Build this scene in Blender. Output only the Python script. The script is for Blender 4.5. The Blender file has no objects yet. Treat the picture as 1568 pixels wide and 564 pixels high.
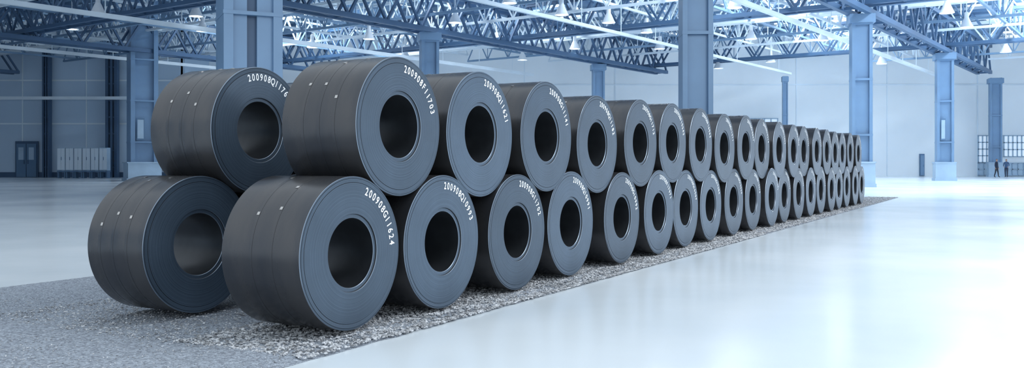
import bpy, bmesh, math, random
import numpy as np
from mathutils import Vector, Matrix, noise
random.seed(7); np.random.seed(7)
S=bpy.context.scene
S.view_settings.view_transform='Standard'
F=1388.0; H=1.38; HY=250.0; CX=784.0
def gp(px,depth): return (px-CX)/F*depth
def zp(py,depth): return H+(HY-py)/F*depth

# ---------------- materials ----------------
def mat(name,col,rough=0.5,metal=0.0,spec=0.5,var=0.0,vscale=1.0,bump=0.0,bscale=20.0,emit=None,es=0.0,vscl=None):
    m=bpy.data.materials.new(name); m.use_nodes=True
    nt=m.node_tree; b=nt.nodes['Principled BSDF']
    b.inputs['Roughness'].default_value=rough; b.inputs['Metallic'].default_value=metal
    b.inputs['Specular IOR Level'].default_value=spec
    tc=nt.nodes.new('ShaderNodeTexCoord')
    if var>0:
        n=nt.nodes.new('ShaderNodeTexNoise'); n.inputs['Scale'].default_value=vscale; n.inputs['Detail'].default_value=4
        if vscl:
            mp=nt.nodes.new('ShaderNodeMapping'); mp.inputs['Scale'].default_value=vscl
            nt.links.new(tc.outputs['Object'],mp.inputs['Vector']); nt.links.new(mp.outputs[0],n.inputs['Vector'])
        else: nt.links.new(tc.outputs['Object'],n.inputs['Vector'])
        r=nt.nodes.new('ShaderNodeValToRGB'); e=r.color_ramp.elements
        e[0].position=.3; e[1].position=.7
        e[0].color=tuple(c*(1-var) for c in col)+(1,); e[1].color=tuple(min(1,c*(1+var)) for c in col)+(1,)
        nt.links.new(n.outputs['Fac'],r.inputs['Fac']); nt.links.new(r.outputs['Color'],b.inputs['Base Color'])
    else: b.inputs['Base Color'].default_value=tuple(col)+(1,)
    if bump>0:
        n2=nt.nodes.new('ShaderNodeTexNoise'); n2.inputs['Scale'].default_value=bscale; n2.inputs['Detail'].default_value=5
        bp=nt.nodes.new('ShaderNodeBump'); bp.inputs['Strength'].default_value=bump; bp.inputs['Distance'].default_value=.02
        nt.links.new(tc.outputs['Object'],n2.inputs['Vector']); nt.links.new(n2.outputs['Fac'],bp.inputs['Height']); nt.links.new(bp.outputs[0],b.inputs['Normal'])
    if emit:
        b.inputs['Emission Color'].default_value=tuple(emit)+(1,); b.inputs['Emission Strength'].default_value=es
    return m

def coil_face_mat():
    m=bpy.data.materials.new('coil_end_steel'); m.use_nodes=True; nt=m.node_tree; N=nt.nodes; L=nt.links
    b=N['Principled BSDF']; b.inputs['Roughness'].default_value=.34; b.inputs['Metallic'].default_value=.5
    tc=N.new('ShaderNodeTexCoord'); sx=N.new('ShaderNodeSeparateXYZ'); L.new(tc.outputs['Object'],sx.inputs[0])
    cb=N.new('ShaderNodeCombineXYZ'); L.new(sx.outputs['X'],cb.inputs['X']); L.new(sx.outputs['Z'],cb.inputs['Y'])
    ln=N.new('ShaderNodeVectorMath'); ln.operation='LENGTH'; L.new(cb.outputs[0],ln.inputs[0])
    n=N.new('ShaderNodeTexNoise'); n.noise_dimensions='1D'; n.inputs['Scale'].default_value=110; n.inputs['Detail'].default_value=6; n.inputs['Roughness'].default_value=.75
    oi=N.new('ShaderNodeObjectInfo'); ad=N.new('ShaderNodeMath'); ad.operation='MULTIPLY_ADD'
    L.new(oi.outputs['Random'],ad.inputs[0]); ad.inputs[1].default_value=50; L.new(ln.outputs['Value'],ad.inputs[2])
    L.new(ad.outputs[0],n.inputs['W'])
    r=N.new('ShaderNodeValToRGB'); e=r.color_ramp.elements; e[0].position=.32; e[1].position=.70
    e[0].color=(.054,.080,.116,1); e[1].color=(.104,.148,.204,1); L.new(n.outputs['Fac'],r.inputs['Fac'])
    n2=N.new('ShaderNodeTexNoise'); n2.inputs['Scale'].default_value=2.5; n2.inputs['Detail'].default_value=4; L.new(tc.outputs['Object'],n2.inputs['Vector'])
    mr=N.new('ShaderNodeMapRange'); mr.inputs['To Min'].default_value=.7; mr.inputs['To Max'].default_value=1.25; L.new(n2.outputs['Fac'],mr.inputs[0])
    hs=N.new('ShaderNodeHueSaturation'); L.new(r.outputs[0],hs.inputs['Color'])
    vv=N.new('ShaderNodeMath'); vv.operation='MULTIPLY_ADD'; L.new(oi.outputs['Random'],vv.inputs[0]); vv.inputs[1].default_value=.3; vv.inputs[2].default_value=.88
    v2=N.new('ShaderNodeMath'); v2.operation='MULTIPLY'; L.new(vv.outputs[0],v2.inputs[0]); L.new(mr.outputs[0],v2.inputs[1])
    L.new(v2.outputs[0],hs.inputs['Value']); L.new(hs.outputs[0],b.inputs['Base Color'])
    bp=N.new('ShaderNodeBump'); bp.inputs['Strength'].default_value=.4; bp.inputs['Distance'].default_value=.002
    L.new(n.outputs['Fac'],bp.inputs['Height']); L.new(bp.outputs[0],b.inputs['Normal'])
    return m
def coil_body_mat():
    m=bpy.data.materials.new('coil_wrap_steel'); m.use_nodes=True; nt=m.node_tree; N=nt.nodes; L=nt.links
    b=N['Principled BSDF']; b.inputs['Metallic'].default_value=.65
    tc=N.new('ShaderNodeTexCoord'); mp=N.new('ShaderNodeMapping'); mp.inputs['Scale'].default_value=(.8,2.6,.8); L.new(tc.outputs['Object'],mp.inputs[0])
    n=N.new('ShaderNodeTexNoise'); n.inputs['Scale'].default_value=1.6; n.inputs['Detail'].default_value=5; L.new(mp.outputs[0],n.inputs['Vector'])
    r=N.new('ShaderNodeValToRGB'); e=r.color_ramp.elements; e[0].position=.3; e[1].position=.75
    e[0].color=(.058,.064,.076,1); e[1].color=(.100,.098,.100,1); L.new(n.outputs['Fac'],r.inputs['Fac'])
    L.new(r.outputs[0],b.inputs['Base Color'])
    rr=N.new('ShaderNodeMapRange'); rr.inputs['To Min'].default_value=.20; rr.inputs['To Max'].default_value=.34; L.new(n.outputs['Fac'],rr.inputs[0]); L.new(rr.outputs[0],b.inputs['Roughness'])
    n3=N.new('ShaderNodeTexNoise'); n3.inputs['Scale'].default_value=2.2; n3.inputs['Detail'].default_value=2; L.new(tc.outputs['Object'],n3.inputs['Vector'])
    bp=N.new('ShaderNodeBump'); bp.inputs['Strength'].default_value=.2; bp.inputs['Distance'].default_value=.03
    L.new(n3.outputs['Fac'],bp.inputs['Height']); L.new(bp.outputs[0],b.inputs['Normal'])
    return m
M_FACE=coil_face_mat(); M_BODY=coil_body_mat()
M_BORE=mat('coil_bore_steel',(.045,.05,.058),.36,.6,var=.3,vscale=3)
M_STRAP=mat('strap_steel',(.085,.09,.10),.18,.8)
M_CLIP=mat('strap_seal_steel',(.5,.49,.48),.25,.9)
M_RIM=mat('sheet_edge_steel',(.28,.34,.42),.28,.7)
M_PAINT=mat('white_stencil_paint',(.9,.93,.95),.6)
M_SEAM=mat('seam_dark',(.008,.008,.010),.6)

class MB:
    def __init__(s): s.v=[]; s.f=[]; s.m=[]
    def add(s,vs,fs,mi=0):
        o=len(s.v); s.v+= [tuple(v) for v in vs]
        for f in fs: s.f.append(tuple(i+o for i in f)); s.m.append(mi)
    def box(s,c,size,mi=0,rz=0.0):
        cx,cy,cz=c; hx,hy,hz=[a/2 for a in size]; ca,sa=math.cos(rz),math.sin(rz); vs=[]
        for z in(-hz,hz):
            for x,y in((-hx,-hy),(hx,-hy),(hx,hy),(-hx,hy)):
                vs.append((cx+x*ca-y*sa,cy+x*sa+y*ca,cz+z))
        s.add(vs,[(3,2,1,0),(4,5,6,7),(0,1,5,4),(1,2,6,5),(2,3,7,6),(3,0,4,7)],mi)
    def beam(s,p0,p1,w,h,mi=0):
        p0=Vector(p0);p1=Vector(p1); d=(p1-p0)
        if d.length<1e-6: return
        d.normalize(); side=d.cross(Vector((0,0,1)))
        if side.length<1e-3: side=Vector((1,0,0))
        side.normalize(); up=side.cross(d)
        vs=[]
        for p in(p0,p1):
            for a,b in((-1,-1),(1,-1),(1,1),(-1,1)): vs.append(p+side*(a*w/2)+up*(b*h/2))
        s.add(vs,[(3,2,1,0),(4,5,6,7),(0,1,5,4),(1,2,6,5),(2,3,7,6),(3,0,4,7)],mi)
    def lathe(s,prof,c=(0,0,0),seg=24,mi=0):
        vs=[];fs=[]
        for r,z in prof:
            for i in range(seg):
                a=2*math.pi*i/seg; vs.append((c[0]+r*math.cos(a),c[1]+r*math.sin(a),c[2]+z))
        for j in range(len(prof)-1):
            for i in range(seg):
                k=(i+1)%seg; fs.append((j*seg+i,j*seg+k,(j+1)*seg+k,(j+1)*seg+i))
        s.add(vs,fs,mi)
    def obj(s,name,mats,loc=(0,0,0),rz=0,smooth=False,parent=None,ang=35):
        me=bpy.data.meshes.new(name); me.from_pydata(s.v,[],s.f)
        for m in mats: me.materials.append(m)
        me.polygons.foreach_set('material_index',s.m)
        if smooth:
            bm=bmesh.new(); bm.from_mesh(me)
            for f in bm.faces: f.smooth=True
            for e in bm.edges:
                if len(e.link_faces)==2 and e.calc_face_angle(0)>math.radians(ang): e.smooth=False
            bm.to_mesh(me); bm.free()
        me.update()
        o=bpy.data.objects.new(name,me); o.location=loc; o.rotation_euler=(0,0,rz)
        S.collection.objects.link(o)
        if parent: o.parent=parent
        return o

# ---------------- glyphs ----------------
glyph={}
def get_glyph(ch):
    if ch in glyph: return glyph[ch]
    cu=bpy.data.curves.new('g','FONT'); cu.body=ch; cu.size=1.0; cu.offset=.018; cu.resolution_u=3
    o=bpy.data.objects.new('g',cu); S.collection.objects.link(o)
    dg=bpy.context.evaluated_depsgraph_get(); me=bpy.data.meshes.new_from_object(o.evaluated_get(dg))
    vs=[tuple(v.co) for v in me.vertices]; fs=[tuple(p.vertices) for p in me.polygons]
    xs=[v[0] for v in vs]; cx=(min(xs)+max(xs))/2
    vs=[(v[0]-cx,v[1]) for v in vs]
    bpy.data.objects.remove(o); bpy.data.meshes.remove(me); bpy.data.curves.remove(cu)
    glyph[ch]=(vs,fs); return glyph[ch]

# ---------------- coils ----------------
TH=math.atan((1567-CX)/F)
RD=Vector((math.sin(TH),math.cos(TH),0)); NB=Vector((-math.cos(TH),math.sin(TH),0))
P0=Vector((gp(540,7.26),7.26,0)); RZ=math.pi/2-TH
def coil(R,Ln,cs,back,z,text,a0,straps):
    mb=MB(); seg=128; Ri=R*.455
    k1=R-random.uniform(.045,.06); k2=R-random.uniform(.012,.018)
    pr=[(Ri,.05,2),(Ri,.016,6),(Ri+.003,.013,0),(Ri+.030,.013,4),(Ri+.033,.004,6),(Ri+.036,0,0),
        (k1,0,4),(k1+.002,.004,0),(k1+.004,.001,0),(k2,-.001,4),(k2+.0015,.004,0),(k2+.003,0,0),(R-.003,0,6),(R,.004,1)]
    for y in straps:
        y=y*Ln
        pr+=[(R,y-.0185,4),(R-.0008,y-.017,4),(R,y-.0150,1),(R+.0008,y-.014,1),(R+.0008,y+.014,1),(R-.0002,y+.0145,1),(R,y+.016,1)]
    pr+=[(R,Ln-.004,6),(R-.003,Ln,0),(Ri+.02,Ln,0),(Ri,Ln-.01,2),(Ri,.05,2)]
    n=len(pr)-1; vs=[]
    for j in range(n):
        r,y,_=pr[j]
        for i in range(seg):
            a=2*math.pi*i/seg; vs.append((r*math.sin(a),y,r*math.cos(a)))
    mb.v+=vs
    for j in range(n):
        j2=(j+1)%n
        for i in range(seg):
            k=(i+1)%seg
            mb.f.append((j*seg+i,j*seg+k,j2*seg+k,j2*seg+i)); mb.m.append(pr[j][2])
    for y in straps:
        for a in(-math.radians(62+random.uniform(-10,10)),-math.radians(22+random.uniform(-12,12))):
            vs=[]
            for rr in(R+.001,R+.005):
                for da,dy in((-.022,-.013),(.022,-.013),(.022,.013),(-.022,.013)):
                    vs.append((rr*math.sin(a+da),y*Ln+dy,rr*math.cos(a+da)))
            mb.add(vs,[(0,1,2,3),(7,6,5,4),(0,4,5,1),(1,5,6,2),(2,6,7,3),(3,7,4,0)],7)
    sz=.094*R/.62; adv=math.radians(5.9); rt=R*.79
    a=math.radians(a0)
    for ch in text:
        gv,gf=get_glyph(ch)
        ra=Vector((math.cos(a),math.sin(a))); ta=Vector((math.sin(a),-math.cos(a)))
        vs=[]
        for x,yy in gv:
            p=ra*(rt+yy*sz)+ta*(x*sz*.8)
            vs.append((p.x,-.0026,p.y))
        mb.add(vs,gf,5)
        a-=adv
    loc=P0+RD*cs+NB*back; loc.z=z
    ob=mb.obj('steel_coil',[M_FACE,M_BODY,M_BORE,M_STRAP,M_SEAM,M_PAINT,M_RIM,M_CLIP],loc,RZ,smooth=True,ang=28)
    bm=bmesh.new(); bm.from_mesh(ob.data)
    fs=[f for f in bm.faces if f.material_index!=5]
    bmesh.ops.recalc_face_normals(bm,faces=fs); bm.to_mesh(ob.data); bm.free()
    return ob
sl=[0,1.27,2.68,4.06,5.6,7.0,8.33,9.65,11.1]
while len(sl)<20: sl.append(sl[-1]+1.375)
GZ=.045
low_txt=['200908G11624','200908Q10993','200908G11702','200908Q10991','200908G10992']
up_txt=['200908F11703','200908Q11621','200908G11141','200908Q11182','200908G11712']
def rt(): return '200908'+random.choice('GQF')+'1'+''.join(random.choice('0123456789') for _ in range(4))
for row in(0,1):
    Rl=[.615 if i==0 else random.uniform(.605,.625) for i in range(20)]
    Rl[1]=.612
    if row: Rl[0]=.61
    for i,s in enumerate(sl):
        back=0 if row==0 else 1.74
        off=0 if i==0 else random.uniform(-.03,.03)
        Ln=(.81 if row==0 else .72) if i==0 else random.uniform(.78,.9)
        t=low_txt[i] if (row==0 and i<5) else rt()
        coil(Rl[i],Ln,s,back+off,GZ+Rl[i],t,(70 if i==0 else random.uniform(74,90)) if row==0 else 20,[.36,.62] if row==0 else [.3,.55,.78])
    for i in range(19):
        R=random.uniform(.608,.625)
        if i==0: R=.60
        a=sl[i];b=sl[i+1]; za=GZ+Rl[i]; zb=GZ+Rl[i+1]; ra=Rl[i]+R+.003; rb=Rl[i+1]+R+.003
        dx=b-a; dz=zb-za; d=math.hypot(dx,dz); q=(ra*ra-rb*rb+d*d)/(2*d); h=math.sqrt(ra*ra-q*q)
        cx=a+q*dx/d-h*dz/d; cz=za+q*dz/d+h*dx/d
        back=0 if row==0 else 1.64
        off=0 if i==0 else random.uniform(-.03,.03)
        t=up_txt[i] if (row==0 and i<5) else ('200908Q11764' if i==0 else rt())
        coil(R,.8 if i==0 else random.uniform(.78,.88),cx,back+off,cz,t,82 if row==0 else 106,[.3,.5,.72] if i==0 else [.35,.65])

# ---------------- floor & gravel ----------------
def floor_mat():
    m=bpy.data.materials.new('polished_floor'); m.use_nodes=True; nt=m.node_tree;N=nt.nodes;L=nt.links
    b=N['Principled BSDF']; tc=N.new('ShaderNodeTexCoord')
    n=N.new('ShaderNodeTexNoise'); n.inputs['Scale'].default_value=.25; n.inputs['Detail'].default_value=4; L.new(tc.outputs['Object'],n.inputs['Vector'])
    r=N.new('ShaderNodeValToRGB'); e=r.color_ramp.elements; e[0].position=.3;e[1].position=.75
    e[0].color=(.68,.76,.82,1); e[1].color=(.78,.835,.87,1); L.new(n.outputs['Fac'],r.inputs['Fac']); L.new(r.outputs[0],b.inputs['Base Color'])
    rr=N.new('ShaderNodeMapRange'); rr.inputs['To Min'].default_value=.12; rr.inputs['To Max'].default_value=.30; L.new(n.outputs['Fac'],rr.inputs[0]); L.new(rr.outputs[0],b.inputs['Roughness'])
    n2=N.new('ShaderNodeTexNoise'); n2.inputs['Scale'].default_value=1.2; L.new(tc.outputs['Object'],n2.inputs['Vector'])
    bp=N.new('ShaderNodeBump'); bp.inputs['Strength'].default_value=.07; bp.inputs['Distance'].default_value=.03; L.new(n2.outputs['Fac'],bp.inputs['Height']); L.new(bp.outputs[0],b.inputs['Normal'])
    return m
mb=MB(); mb.add([(-64,-15,0),(64,-15,0),(64,98,0),(-64,98,0)],[(0,1,2,3)]); mb.obj('floor',[floor_mat()])
def gravel_mat(name,c0,c1,scale):
    m=bpy.data.materials.new(name); m.use_nodes=True; nt=m.node_tree;N=nt.nodes;L=nt.links
    b=N['Principled BSDF']; b.inputs['Roughness'].default_value=.85; tc=N.new('ShaderNodeTexCoord')
    v=N.new('ShaderNodeTexVoronoi'); v.inputs['Scale'].default_value=scale; L.new(tc.outputs['Object'],v.inputs['Vector'])
    sp=N.new('ShaderNodeSeparateColor'); L.new(v.outputs['Color'],sp.inputs[0])
    r=N.new('ShaderNodeValToRGB'); e=r.color_ramp.elements; e[0].color=c0+(1,); e[1].color=c1+(1,); L.new(sp.outputs[0],r.inputs['Fac'])
    L.new(r.outputs[0],b.inputs['Base Color'])
    bp=N.new('ShaderNodeBump'); bp.invert=True; bp.inputs['Strength'].default_value=.9; bp.inputs['Distance'].default_value=.01
    L.new(v.outputs['Distance'],bp.inputs['Height']); L.new(bp.outputs[0],b.inputs['Normal'])
    return m
MG1=gravel_mat('gravel_fine',(.15,.17,.205),(.40,.45,.52),65)
MG2=gravel_mat('gravel_stones',(.14,.145,.155),(.66,.68,.71),26)
mb=MB()
u0,u1,v0,v1=-9.0,33.6,-.34,5.2
nu,nv=520,70
vs=[]
for i in range(nu+1):
    u=u0+(u1-u0)*i/nu
    for j in range(nv+1):
        v=v0+(v1-v0)*j/nv
        edge=min(j,nv-j,i,nu-i)
        vv=v
        if edge==0: z=0.001
        else: z=.012*min(1,edge/2)+.012*noise.noise(Vector((u*1.3,v*1.3,0)))+.008*noise.noise(Vector((u*7,v*7,3)))
        if j in(0,): vv=v+.03*noise.noise(Vector((u*4,0,9)))
        p=P0+RD*u+NB*vv; vs.append((p.x,p.y,max(z,.001)))
fs=[]
for i in range(nu):
    for j in range(nv):
        a=i*(nv+1)+j; fs.append((a,a+nv+1,a+nv+2,a+1)[::-1])
mb.add(vs,fs,0)
base=np.array([(1,0,0),(0,1,0),(-1,0,0),(0,-1,0),(0,0,.75),(0,0,-.75),(.6,.6,.5),(-.6,.6,.45),(-.6,-.6,.5),(.6,-.6,.45)],float)
bf=[(0,6,4),(6,1,4),(0,1,6),(1,7,4),(7,2,4),(1,2,7),(2,8,4),(8,3,4),(2,3,8),(3,9,4),(9,0,4),(3,0,9)]
def stones(n,ua,ub,va,vb,smin,smax,pw=1.0):
    for _ in range(n):
        u=ua+(ub-ua)*random.random()**pw; v=random.uniform(va,vb); s=random.uniform(smin,smax)
        p=P0+RD*u+NB*v
        b=base+np.random.uniform(-.22,.22,base.shape)
        b=b*s*np.random.uniform(.7,1.2,3); a=random.uniform(0,6.28); c,sn=math.cos(a),math.sin(a)
        x=b[:,0]*c-b[:,1]*sn+p.x; y=b[:,0]*sn+b[:,1]*c+p.y; z=b[:,2]+.012+s*.2
        mb.add(list(zip(x.tolist(),y.tolist(),z.tolist())),bf,1)
stones(17000,-.9,10,-.33,1.0,.008,.018)
stones(10000,10,33.4,-.33,.8,.012,.022,1.3)
stones(9000,-5,0,-.33,5.1,.003,.007)
stones(2500,-1.0,.6,.3,3.4,.006,.012)
stones(2000,0,12,-.36,-.28,.008,.016)
mb.obj('gravel_bed',[MG1,MG2])

# ---------------- building ----------------
M_COL=mat('column_blue_paint',(.17,.29,.45),.45,var=.1,vscale=.5)
M_COLD=mat('column_dark_blue',(.05,.10,.18),.5,var=.1,vscale=.5)
M_PLI=mat('plinth_pale_paint',(.36,.49,.62),.5,var=.08,vscale=1)
M_TD=mat('truss_dark_blue',(.055,.12,.225),.5,var=.1,vscale=.3)
M_TM=mat('truss_mid_blue',(.18,.30,.45),.5,var=.1,vscale=.3)
M_TL=mat('truss_pale_blue',(.72,.82,.90),.45,var=.1,vscale=.3)
M_WALLL=mat('wall_blue_panel',(.47,.61,.76),.6,var=.06,vscale=.15)
M_WALLR=mat('wall_pale_lit_panel',(.82,.89,.94),.6,var=.05,vscale=.15)  # pale panels, made paler to put this side's stronger light into the colour
M_DECK=mat('roof_deck_blue',(.15,.27,.42),.6,var=.25,vscale=.2)
M_WHITE=mat('white_enamel',(.78,.84,.9),.4)
M_DOOR=mat('door_blue_grey',(.10,.19,.31),.5)
M_LAMP=mat('lamp_lens',(.9,.95,1),.4,emit=(.85,.93,1),es=6)
BD=Vector((.588,.809,0)); BN=Vector((-.809,.588,0)); BR=math.atan2(.809,.588)
ZR=14.6; YW=95.0; YL=88.0
def column(px,depth,w,ztop,sign=False,wide=False):
    mb=MB(); X=gp(px,depth)
    t=w*.16
    mb.box((-w/2+t/2,0,ztop/2),(t,w,ztop),0); mb.box((w/2-t/2,0,ztop/2),(t,w,ztop),0)
    mb.box((0,0,ztop/2),(w-2*t,w*.72,ztop),1 if wide else 0)
    if wide:
        mb.box((-w*.27,0,ztop/2),(w*.34,w*.86,ztop),0); mb.box((w*.24,0,ztop/2),(w*.34,w*.86,ztop),0)
    for z in np.arange(3,ztop,3.2): mb.box((0,0,z),(w*1.02,w*1.02,.12),0)
    mb.box((0,0,.69),(w*1.22,w*1.22,1.38),2); mb.box((0,0,1.42),(w*1.3,w*1.3,.09),2); mb.box((0,0,.1),(w*1.32,w*1.32,.2),2)
    mb.box((0,0,ztop-.3),(w*1.25,w*1.25,.5),0)
    if sign: 
        mb.box((-w*.15,-w/2-.03,4.0),(w*.28,.04,1.7),3); mb.box((-w*.15,-w/2-.055,4.0),(w*.22,.02,1.45),2)
    return mb.obj('steel_column',[M_COL,M_COLD,M_PLI,M_DOOR,M_WHITE],(X,depth,0),-math.atan2(X,depth)*1+ .16)
column(218,71,2.0,ZR,True); column(381,30,1.85,ZR,wide=True)
column(657,60,1.15,10); column(916,79,1.0,10)
column(1065,34,1.12,ZR); column(1318,52.6,1.12,10); column(1446,71,1.2,10,True); column(1524,92,1.1,10)
column(1202,90,.5,10)

def clip(p,d):
    lo,hi=-200,200
    for (a,da,mn,mx) in((p.x,d.x,-62,62),(p.y,d.y,20,YL-.6)):
        if abs(da)<1e-6: continue
        t1,t2=(mn-a)/da,(mx-a)/da
        lo=max(lo,min(t1,t2)); hi=min(hi,max(t1,t2))
    return lo,hi
def truss(p,d,z0,z1,panel,ch,wb,mi,double=0.0,name='roof_truss'):
    lo,hi=clip(p,d)
    if hi-lo<3: return
    mb=MB(); side=Vector((-d.y,d.x,0))
    offs=[-double/2,double/2] if double else [0]
    n=max(2,int((hi-lo)/panel)); st=(hi-lo)/n
    for o in offs:
        q=p+side*o
        A=lambda t,z:(q.x+d.x*t,q.y+d.y*t,z)
        mb.beam(A(lo,z0),A(hi,z0),ch,ch,mi); mb.beam(A(lo,z1),A(hi,z1),ch,ch,mi)
        for i in range(n):
            a=lo+i*st; b=a+st; m=(a+b)/2
            mb.beam(A(a,z0),A(m,z1),wb,wb,mi); mb.beam(A(m,z1),A(b,z0),wb,wb,mi)
            if double==0: mb.beam(A(a,z0),A(a,z1),wb*.8,wb*.8,mi)
    if double:
        q1=p-side*double/2; q2=p+side*double/2
        for i in range(n+1):
            t=lo+i*st
            mb.beam((q1.x+d.x*t,q1.y+d.y*t,z0),(q2.x+d.x*t,q2.y+d.y*t,z0),wb,wb,mi)
            if i<n: mb.beam((q1.x+d.x*t,q1.y+d.y*t,z0),(q2.x+d.x*(t+st),q2.y+d.y*(t+st),z0),wb*.8,wb*.8,mi)
    mb.obj(name,[M_TD,M_TL,M_TM])
RP=Vector((gp(1318,52.6),52.6,0)); LP=Vector((gp(657,60),60,0))
gap=(LP-RP).dot(BN)
for k in(-1,0,1,2,3):
    truss(RP+BN*(gap*k),BD,10.1,12.6,3.2,.30,.15,0,1.1)
for k in(-1,0,1,2,3):
    for fr in(.2,.4,.6,.8):
        truss(RP+BN*(gap*(k+fr)),BD,11.4+.4*(fr in(.4,.6)),13.4,2.6,.16,.085,1 if fr in(.2,.6) else 2)
for k in range(-3,5):
    q=RP+BD*(22.9*k)
    truss(q,BN,10.6,13.0,3.0,.24,.13,0,.9)
    for fr in(.2,.4,.6,.8):
        truss(q+BD*(22.9*fr),BN,11.2+.5*(fr==.4),13.4,2.4,.17,.085,1 if fr in(.4,.8) else 2,.8 if fr==.4 else 0)
mb=MB()
for i in range(-24,36):
    p=RP+BD*(3.0*i+1.2); lo,hi=clip(p,BN)
    if hi-lo>3: mb.beam((p.x+BN.x*lo,p.y+BN.y*lo,14.1),(p.x+BN.x*hi,p.y+BN.y*hi,14.1),.14,.26,i%2)
mb.obj('roof_purlins',[M_TM,M_TL])
for k,z,r,m_ in((.15,9.9,.24,M_TL),(.6,10.0,.2,M_TL),(1.4,9.9,.26,M_TL),(2.2,10.0,.25,M_TL)):
    p=RP+BN*(gap*k); lo,hi=clip(p,BD)
    if hi-lo<3: continue
    mb=MB(); mb.beam((p.x+BD.x*lo,p.y+BD.y*lo,z),(p.x+BD.x*hi,p.y+BD.y*hi,z),r,r,0); 
    t=lo
    while t<hi:
        mb.beam((p.x+BD.x*t,p.y+BD.y*t,z),(p.x+BD.x*t,p.y+BD.y*t,13.2),.05,.05,0); t+=5
    mb.obj('overhead_duct',[m_])
mb=MB(); v=-60.0
while v<110:
    c=RP+BN*v
    left=v>gap*1.6
    wdt=4.8 if left else 4.3; pit=5.6
    for uu in np.arange(-60,80,11.45):
        a=c+BD*uu; L_=10.6
        mid=a+BD*(L_/2)
        if mid.y<24: continue
        if mid.y>102: continue
        mb.box((mid.x,mid.y,ZR+.1),(L_,wdt,.2),0,BR)
    v+=pit
mb.obj('ceiling',[M_DECK])

# walls
def wall(name,x0,x1,y,m,ribs,hz):
    mb=MB(); mb.box(((x0+x1)/2,y+.2,ZR/2),(x1-x0,.4,ZR),0)
    x=x0+ribs/2
    while x<x1:
        mb.box((x,y-.03,ZR/2),(.10,.06,ZR),1); x+=ribs
    for z in hz: mb.box(((x0+x1)/2,y-.04,z),(x1-x0,.08,.14),1)
    return mb.obj(name,[m,M_TL])
XL=gp(280,YL)
wall('wall_left',-63,XL,YL,M_WALLL,6.2,(5.2,9.4))
wall('wall_back',XL,63,YW,M_WALLR,9.5,(9.6,))
mb=MB(); mb.box((XL,(YL+YW)/2,ZR/2),(.4,YW-YL,ZR),0); mb.obj('wall_return',[M_WALLL])
mb=MB(); mb.box((-63.2,45,ZR/2),(.4,100,ZR),0); mb.obj('wall_side',[M_WALLL])
mb=MB(); mb.box(((-63+XL)/2,YL-.06,.25),(XL+63,.12,.5),0); mb.obj('baseboard_left',[M_COLD])
for px,w in((72,.5),(172,.85)):
    mb=MB(); X=gp(px,YL-.8); mb.box((0,0,ZR/2),(w*.25,.5,ZR),0); mb.box((-w/2,0,ZR/2),(w*.3,.6,ZR),0); mb.box((w/2,0,ZR/2),(w*.3,.6,ZR),0)
    for z in np.arange(1,ZR,1.6): mb.box((0,0,z),(w,.3,.15),0)
    mb.obj('wall_post',[M_COLD],(X,YL-.8,0))
mb=MB(); mb.beam((-62,YL-1.3,7.6),(XL-3,YL-1.3,7.6),.22,.3,0)
for x in np.arange(-60,XL-3,5): mb.beam((x,YL-1.3,7.6),(x,YL,7.6),.1,.1,0)
mb.obj('trim_1',[M_TL])
X=gp(43,YL); mb=MB()
mb.box((0,-.05,1.75),(2.2,.14,3.5),0)
for sx in(-.5,.5):
    mb.box((sx,-.15,1.65),(.92,.08,3.2),1); mb.box((sx,-.2,2.3),(.5,.03,1.2),2); mb.box((sx-.32*np.sign(sx),-.23,1.5),(.05,.1,.4),0)
mb.obj('door_1',[M_COLD,M_DOOR,M_PLI],(X,YL-.15,0))
xa,xb=gp(90,84),gp(167,84); mb=MB(); n=6; w=(xb-xa)/n
for i in range(n):
    x=(i+.5)*w-(xb-xa)/2
    mb.box((x,0,1.75),(w*.95,.7,2.1),0)
    mb.box((x-w*.22,-.37,1.75),(w*.42,.04,1.95),1); mb.box((x+w*.22,-.37,1.75),(w*.42,.04,1.95),1)
    mb.box((x+.04,-.41,1.8),(.04,.04,.3),2)
    for sx in(-.4,.4): mb.box((x+sx*w,0,.35),(.1,.6,.7),2)
mb.box((0,0,.62),(xb-xa,.72,.12),2)
M_LOCK=mat('locker_paint',(.62,.73,.83),.5)
mb.obj('locker_row',[M_PLI,M_LOCK,M_DOOR],((xa+xb)/2,84,0))
def window(name,px0,px1,py0,py1,nx,nz,glass):
    x0,x1=gp(px0,YW),gp(px1,YW); z0,z1=zp(py1,YW),zp(py0,YW); z0=max(z0,.1)
    mb=MB(); mb.box((0,0,(z0+z1)/2),(x1-x0,.08,z1-z0),1)
    for i in range(nx+1): mb.box((-(x1-x0)/2+(x1-x0)*i/nx,-.06,(z0+z1)/2),(.10,.14,z1-z0),0)
    for i in range(nz+1): mb.box((0,-.06,z0+(z1-z0)*i/nz),(x1-x0+.12,.14,.10),0)
    mb.obj(name,[M_PLI,glass],((x0+x1)/2,YW-.08,0))
M_GLASS=mat('bright_glazing',(.7,.82,.9),.1,emit=(.8,.9,1),es=.35)
M_GLASS2=mat('blue_glazing',(.42,.58,.72),.1)
window('window_1',1497,1516,208,249,3,4,M_GLASS)
window('window_2',1536,1570,208,240,5,3,M_GLASS)
window('window_3',1497,1575,250,270,9,2,M_GLASS2)
window('window_4',1110,1190,182,200,8,1,M_GLASS)
X=gp(1411,YW); mb=MB(); mb.box((0,0,1.2),(.5,.12,2.3),0); mb.box((0,-.08,1.15),(.36,.06,2.1),1); mb.box((.1,-.13,1.1),(.05,.05,.25),0)
mb.obj('door_2',[M_DOOR,M_COL],(X,YW-.1,0))

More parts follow.
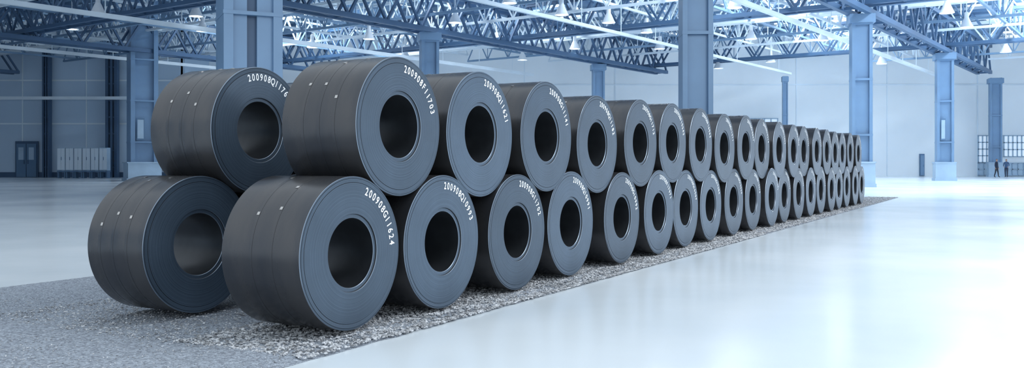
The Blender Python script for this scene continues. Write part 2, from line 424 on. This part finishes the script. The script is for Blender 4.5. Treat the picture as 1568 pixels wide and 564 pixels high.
lamps=[(478,73),(697,35),(860,23),(932,35),(990,50),(1125,12),(1230,20),(1307,15),(1450,20),(1480,42),(1408,74),(310,48),(300,25),(565,60),(620,88),(760,70),(800,92),(1010,75),(1150,60),(1180,95),(1260,62),(1350,98),(1375,52),(110,45),(150,20),(520,30),(780,5),(1540,80),(1100,105),(880,75)]
for px,py in lamps:
    z=10.6; d=(z-H)*F/(HY-py)
    if d>84: z=10.0; d=min(84,(z-H)*F/(HY-py))
    mb=MB()
    mb.lathe([(.05,2.6),(.05,1.05),(.22,1.0),(.24,.62),(.34,.5),(.62,.1),(.72,0),(.70,-.02),(.58,.08)],seg=20,mi=0)
    mb.lathe([(.6,.06),(.3,.0),(.001,-.03)],seg=20,mi=1)
    o=mb.obj('high_bay_lamp',[M_WHITE,M_LAMP],(gp(px,d),d,z),0,smooth=True); o.scale=(.62,.62,1)

# ---------------- people ----------------
M_SKIN=mat('skin',(.45,.27,.2),.5); M_HAIR=mat('hair',(.02,.015,.012),.5)
def person(X,Y,face,jacket,trouser,step,armfwd):
    V=[];E=[];Rr=[]
    def a(p,r,pa=None):
        V.append(p);Rr.append(r)
        if pa is not None:E.append((pa,len(V)-1))
        return len(V)-1
    pel=a((0,0,.97),(.155,.115)); wa=a((0,0,1.12),(.135,.10),pel); ch=a((0,0,1.32),(.17,.115),wa); nb=a((0,.01,1.46),(.10,.08),ch)
    nk=a((0,0,1.54),(.052,.055),nb); h0=a((0,-.02,1.62),(.066,.082),nk); h1=a((0,-.015,1.71),(.078,.095),h0); a((0,-.005,1.78),(.055,.065),h1)
    for sx in(-1,1):
        st=step*sx
        hp=a((sx*.09,0,.88),(.09,.095),pel); kn=a((sx*.10,-.10*st-.02,.50),(.062,.066),hp); an=a((sx*.10,-.22*st+.02,.10),(.042,.045),kn); a((sx*.11,-.22*st-.13,.045),(.045,.035),an)
        sh=a((sx*.185,.01,1.42),(.062,.062),nb); el=a((sx*.25,.02-.05*armfwd,1.15),(.045,.045),sh)
        wr=a((sx*(.25-.08*armfwd),-.04-.24*armfwd,.92+.18*armfwd),(.03,.03),el)
        pa=a((sx*(.245-.09*armfwd),-.06-.30*armfwd,.85+.2*armfwd),(.036,.022),wr)
        hx,hy,hz=V[pa]
        for fi in range(5):
            a((hx+(fi-2)*.014,hy-.02-.03*armfwd,hz-(.085 if fi not in(0,4) else .06)+.03*armfwd),(.008,.008),pa)
    me=bpy.data.meshes.new('p'); me.from_pydata(V,E,[]); o=bpy.data.objects.new('p',me); S.collection.objects.link(o)
    md=o.modifiers.new('s','SKIN'); md.use_smooth_shade=True
    for i,r in enumerate(Rr): me.skin_vertices[0].data[i].radius=r
    me.skin_vertices[0].data[0].use_root=True
    o.modifiers.new('u','SUBSURF').levels=2
    dg=bpy.context.evaluated_depsgraph_get(); dg.update(); m2=bpy.data.meshes.new_from_object(o.evaluated_get(dg)); bpy.data.objects.remove(o)
    m2.materials.clear()
    mj=mat('jacket',jacket,.8); mt=mat('trousers',trouser,.8)
    for m in(M_SKIN,mj,mt,M_HAIR): m2.materials.append(m)
    hz=.90+.18*armfwd
    for p in m2.polygons:
        c=p.center
        if c.z>1.53: k=3 if (c.z>1.73 or (c.y>.015 and c.z>1.6)) else 0
        elif c.z<.09: k=3
        elif abs(c.x)>.13 and c.z<hz+.02 and c.z>.72 and (armfwd<.3 and abs(c.x)>.18 or c.y<-.18): k=0
        elif c.z>.93: k=1
        else: k=2
        p.material_index=k; p.use_smooth=True
    ob=bpy.data.objects.new('person',m2); S.collection.objects.link(ob); ob.location=(X,Y,0); ob.rotation_euler=(0,0,face)
    hb=MB(); hb.beam((0,-.11,1.68),(0,-.135,1.655),.025,.02,0)
    for sx in(-1,1): hb.box((sx*.082,0,1.67),(.015,.035,.055),0); hb.box((sx*.03,-.103,1.69),(.02,.012,.01),1)
    hb.box((0,-.103,1.625),(.04,.012,.008),1)
    hb.obj('face_features',[M_SKIN,M_HAIR],parent=ob)
person(gp(1526,87),87,.6,(.02,.03,.06),(.02,.025,.04),.7,0.0)
person(gp(1541,88),88,-.7,(.05,.10,.2),(.03,.04,.07),.3,.8)

# ---------------- light ----------------
w=bpy.data.worlds.new('World'); S.world=w; w.use_nodes=True; nt=w.node_tree
bg=nt.nodes['Background']; bg.inputs[0].default_value=(.82,.915,1,1); bg.inputs[1].default_value=1.17
def area(name,loc,target,sx,sy,e,col):
    l=bpy.data.lights.new(name,'AREA'); l.shape='RECTANGLE'; l.size=sx; l.size_y=sy; l.energy=e; l.color=col
    o=bpy.data.objects.new(name,l); S.collection.objects.link(o); o.location=loc
    o.rotation_euler=(Vector(target)-Vector(loc)).to_track_quat('-Z','Y').to_euler()
    return o
area('fill_light',(16,8,13),(6,16,0),14,14,3000,(.96,.98,1))  # added fill from the right, shapes coil faces and whitens the floor
for v,e in((-20,5500),(-6,4800),(9,3000),(26,2200),(44,3000),(60,3600)):
    for uu in(-2,24):
        p=RP+BN*v+BD*uu
        if p.y>84 or p.y<24: continue
        o=area('hall_fill_strip',(p.x,p.y,ZR-.3),(p.x,p.y,0),20,1.4,e,(.86,.94,1)); o.rotation_euler=(0,0,BR)  # fill strips added under the roof to brighten hall and walls

cam=bpy.data.cameras.new('Camera'); co=bpy.data.objects.new('Camera',cam); S.collection.objects.link(co)
co.location=(0,0,H); co.rotation_euler=(math.pi/2,0,0)
cam.sensor_width=36; cam.lens=36*F/1568; cam.shift_y=-(282-HY)/1568; cam.clip_end=500
S.camera=co
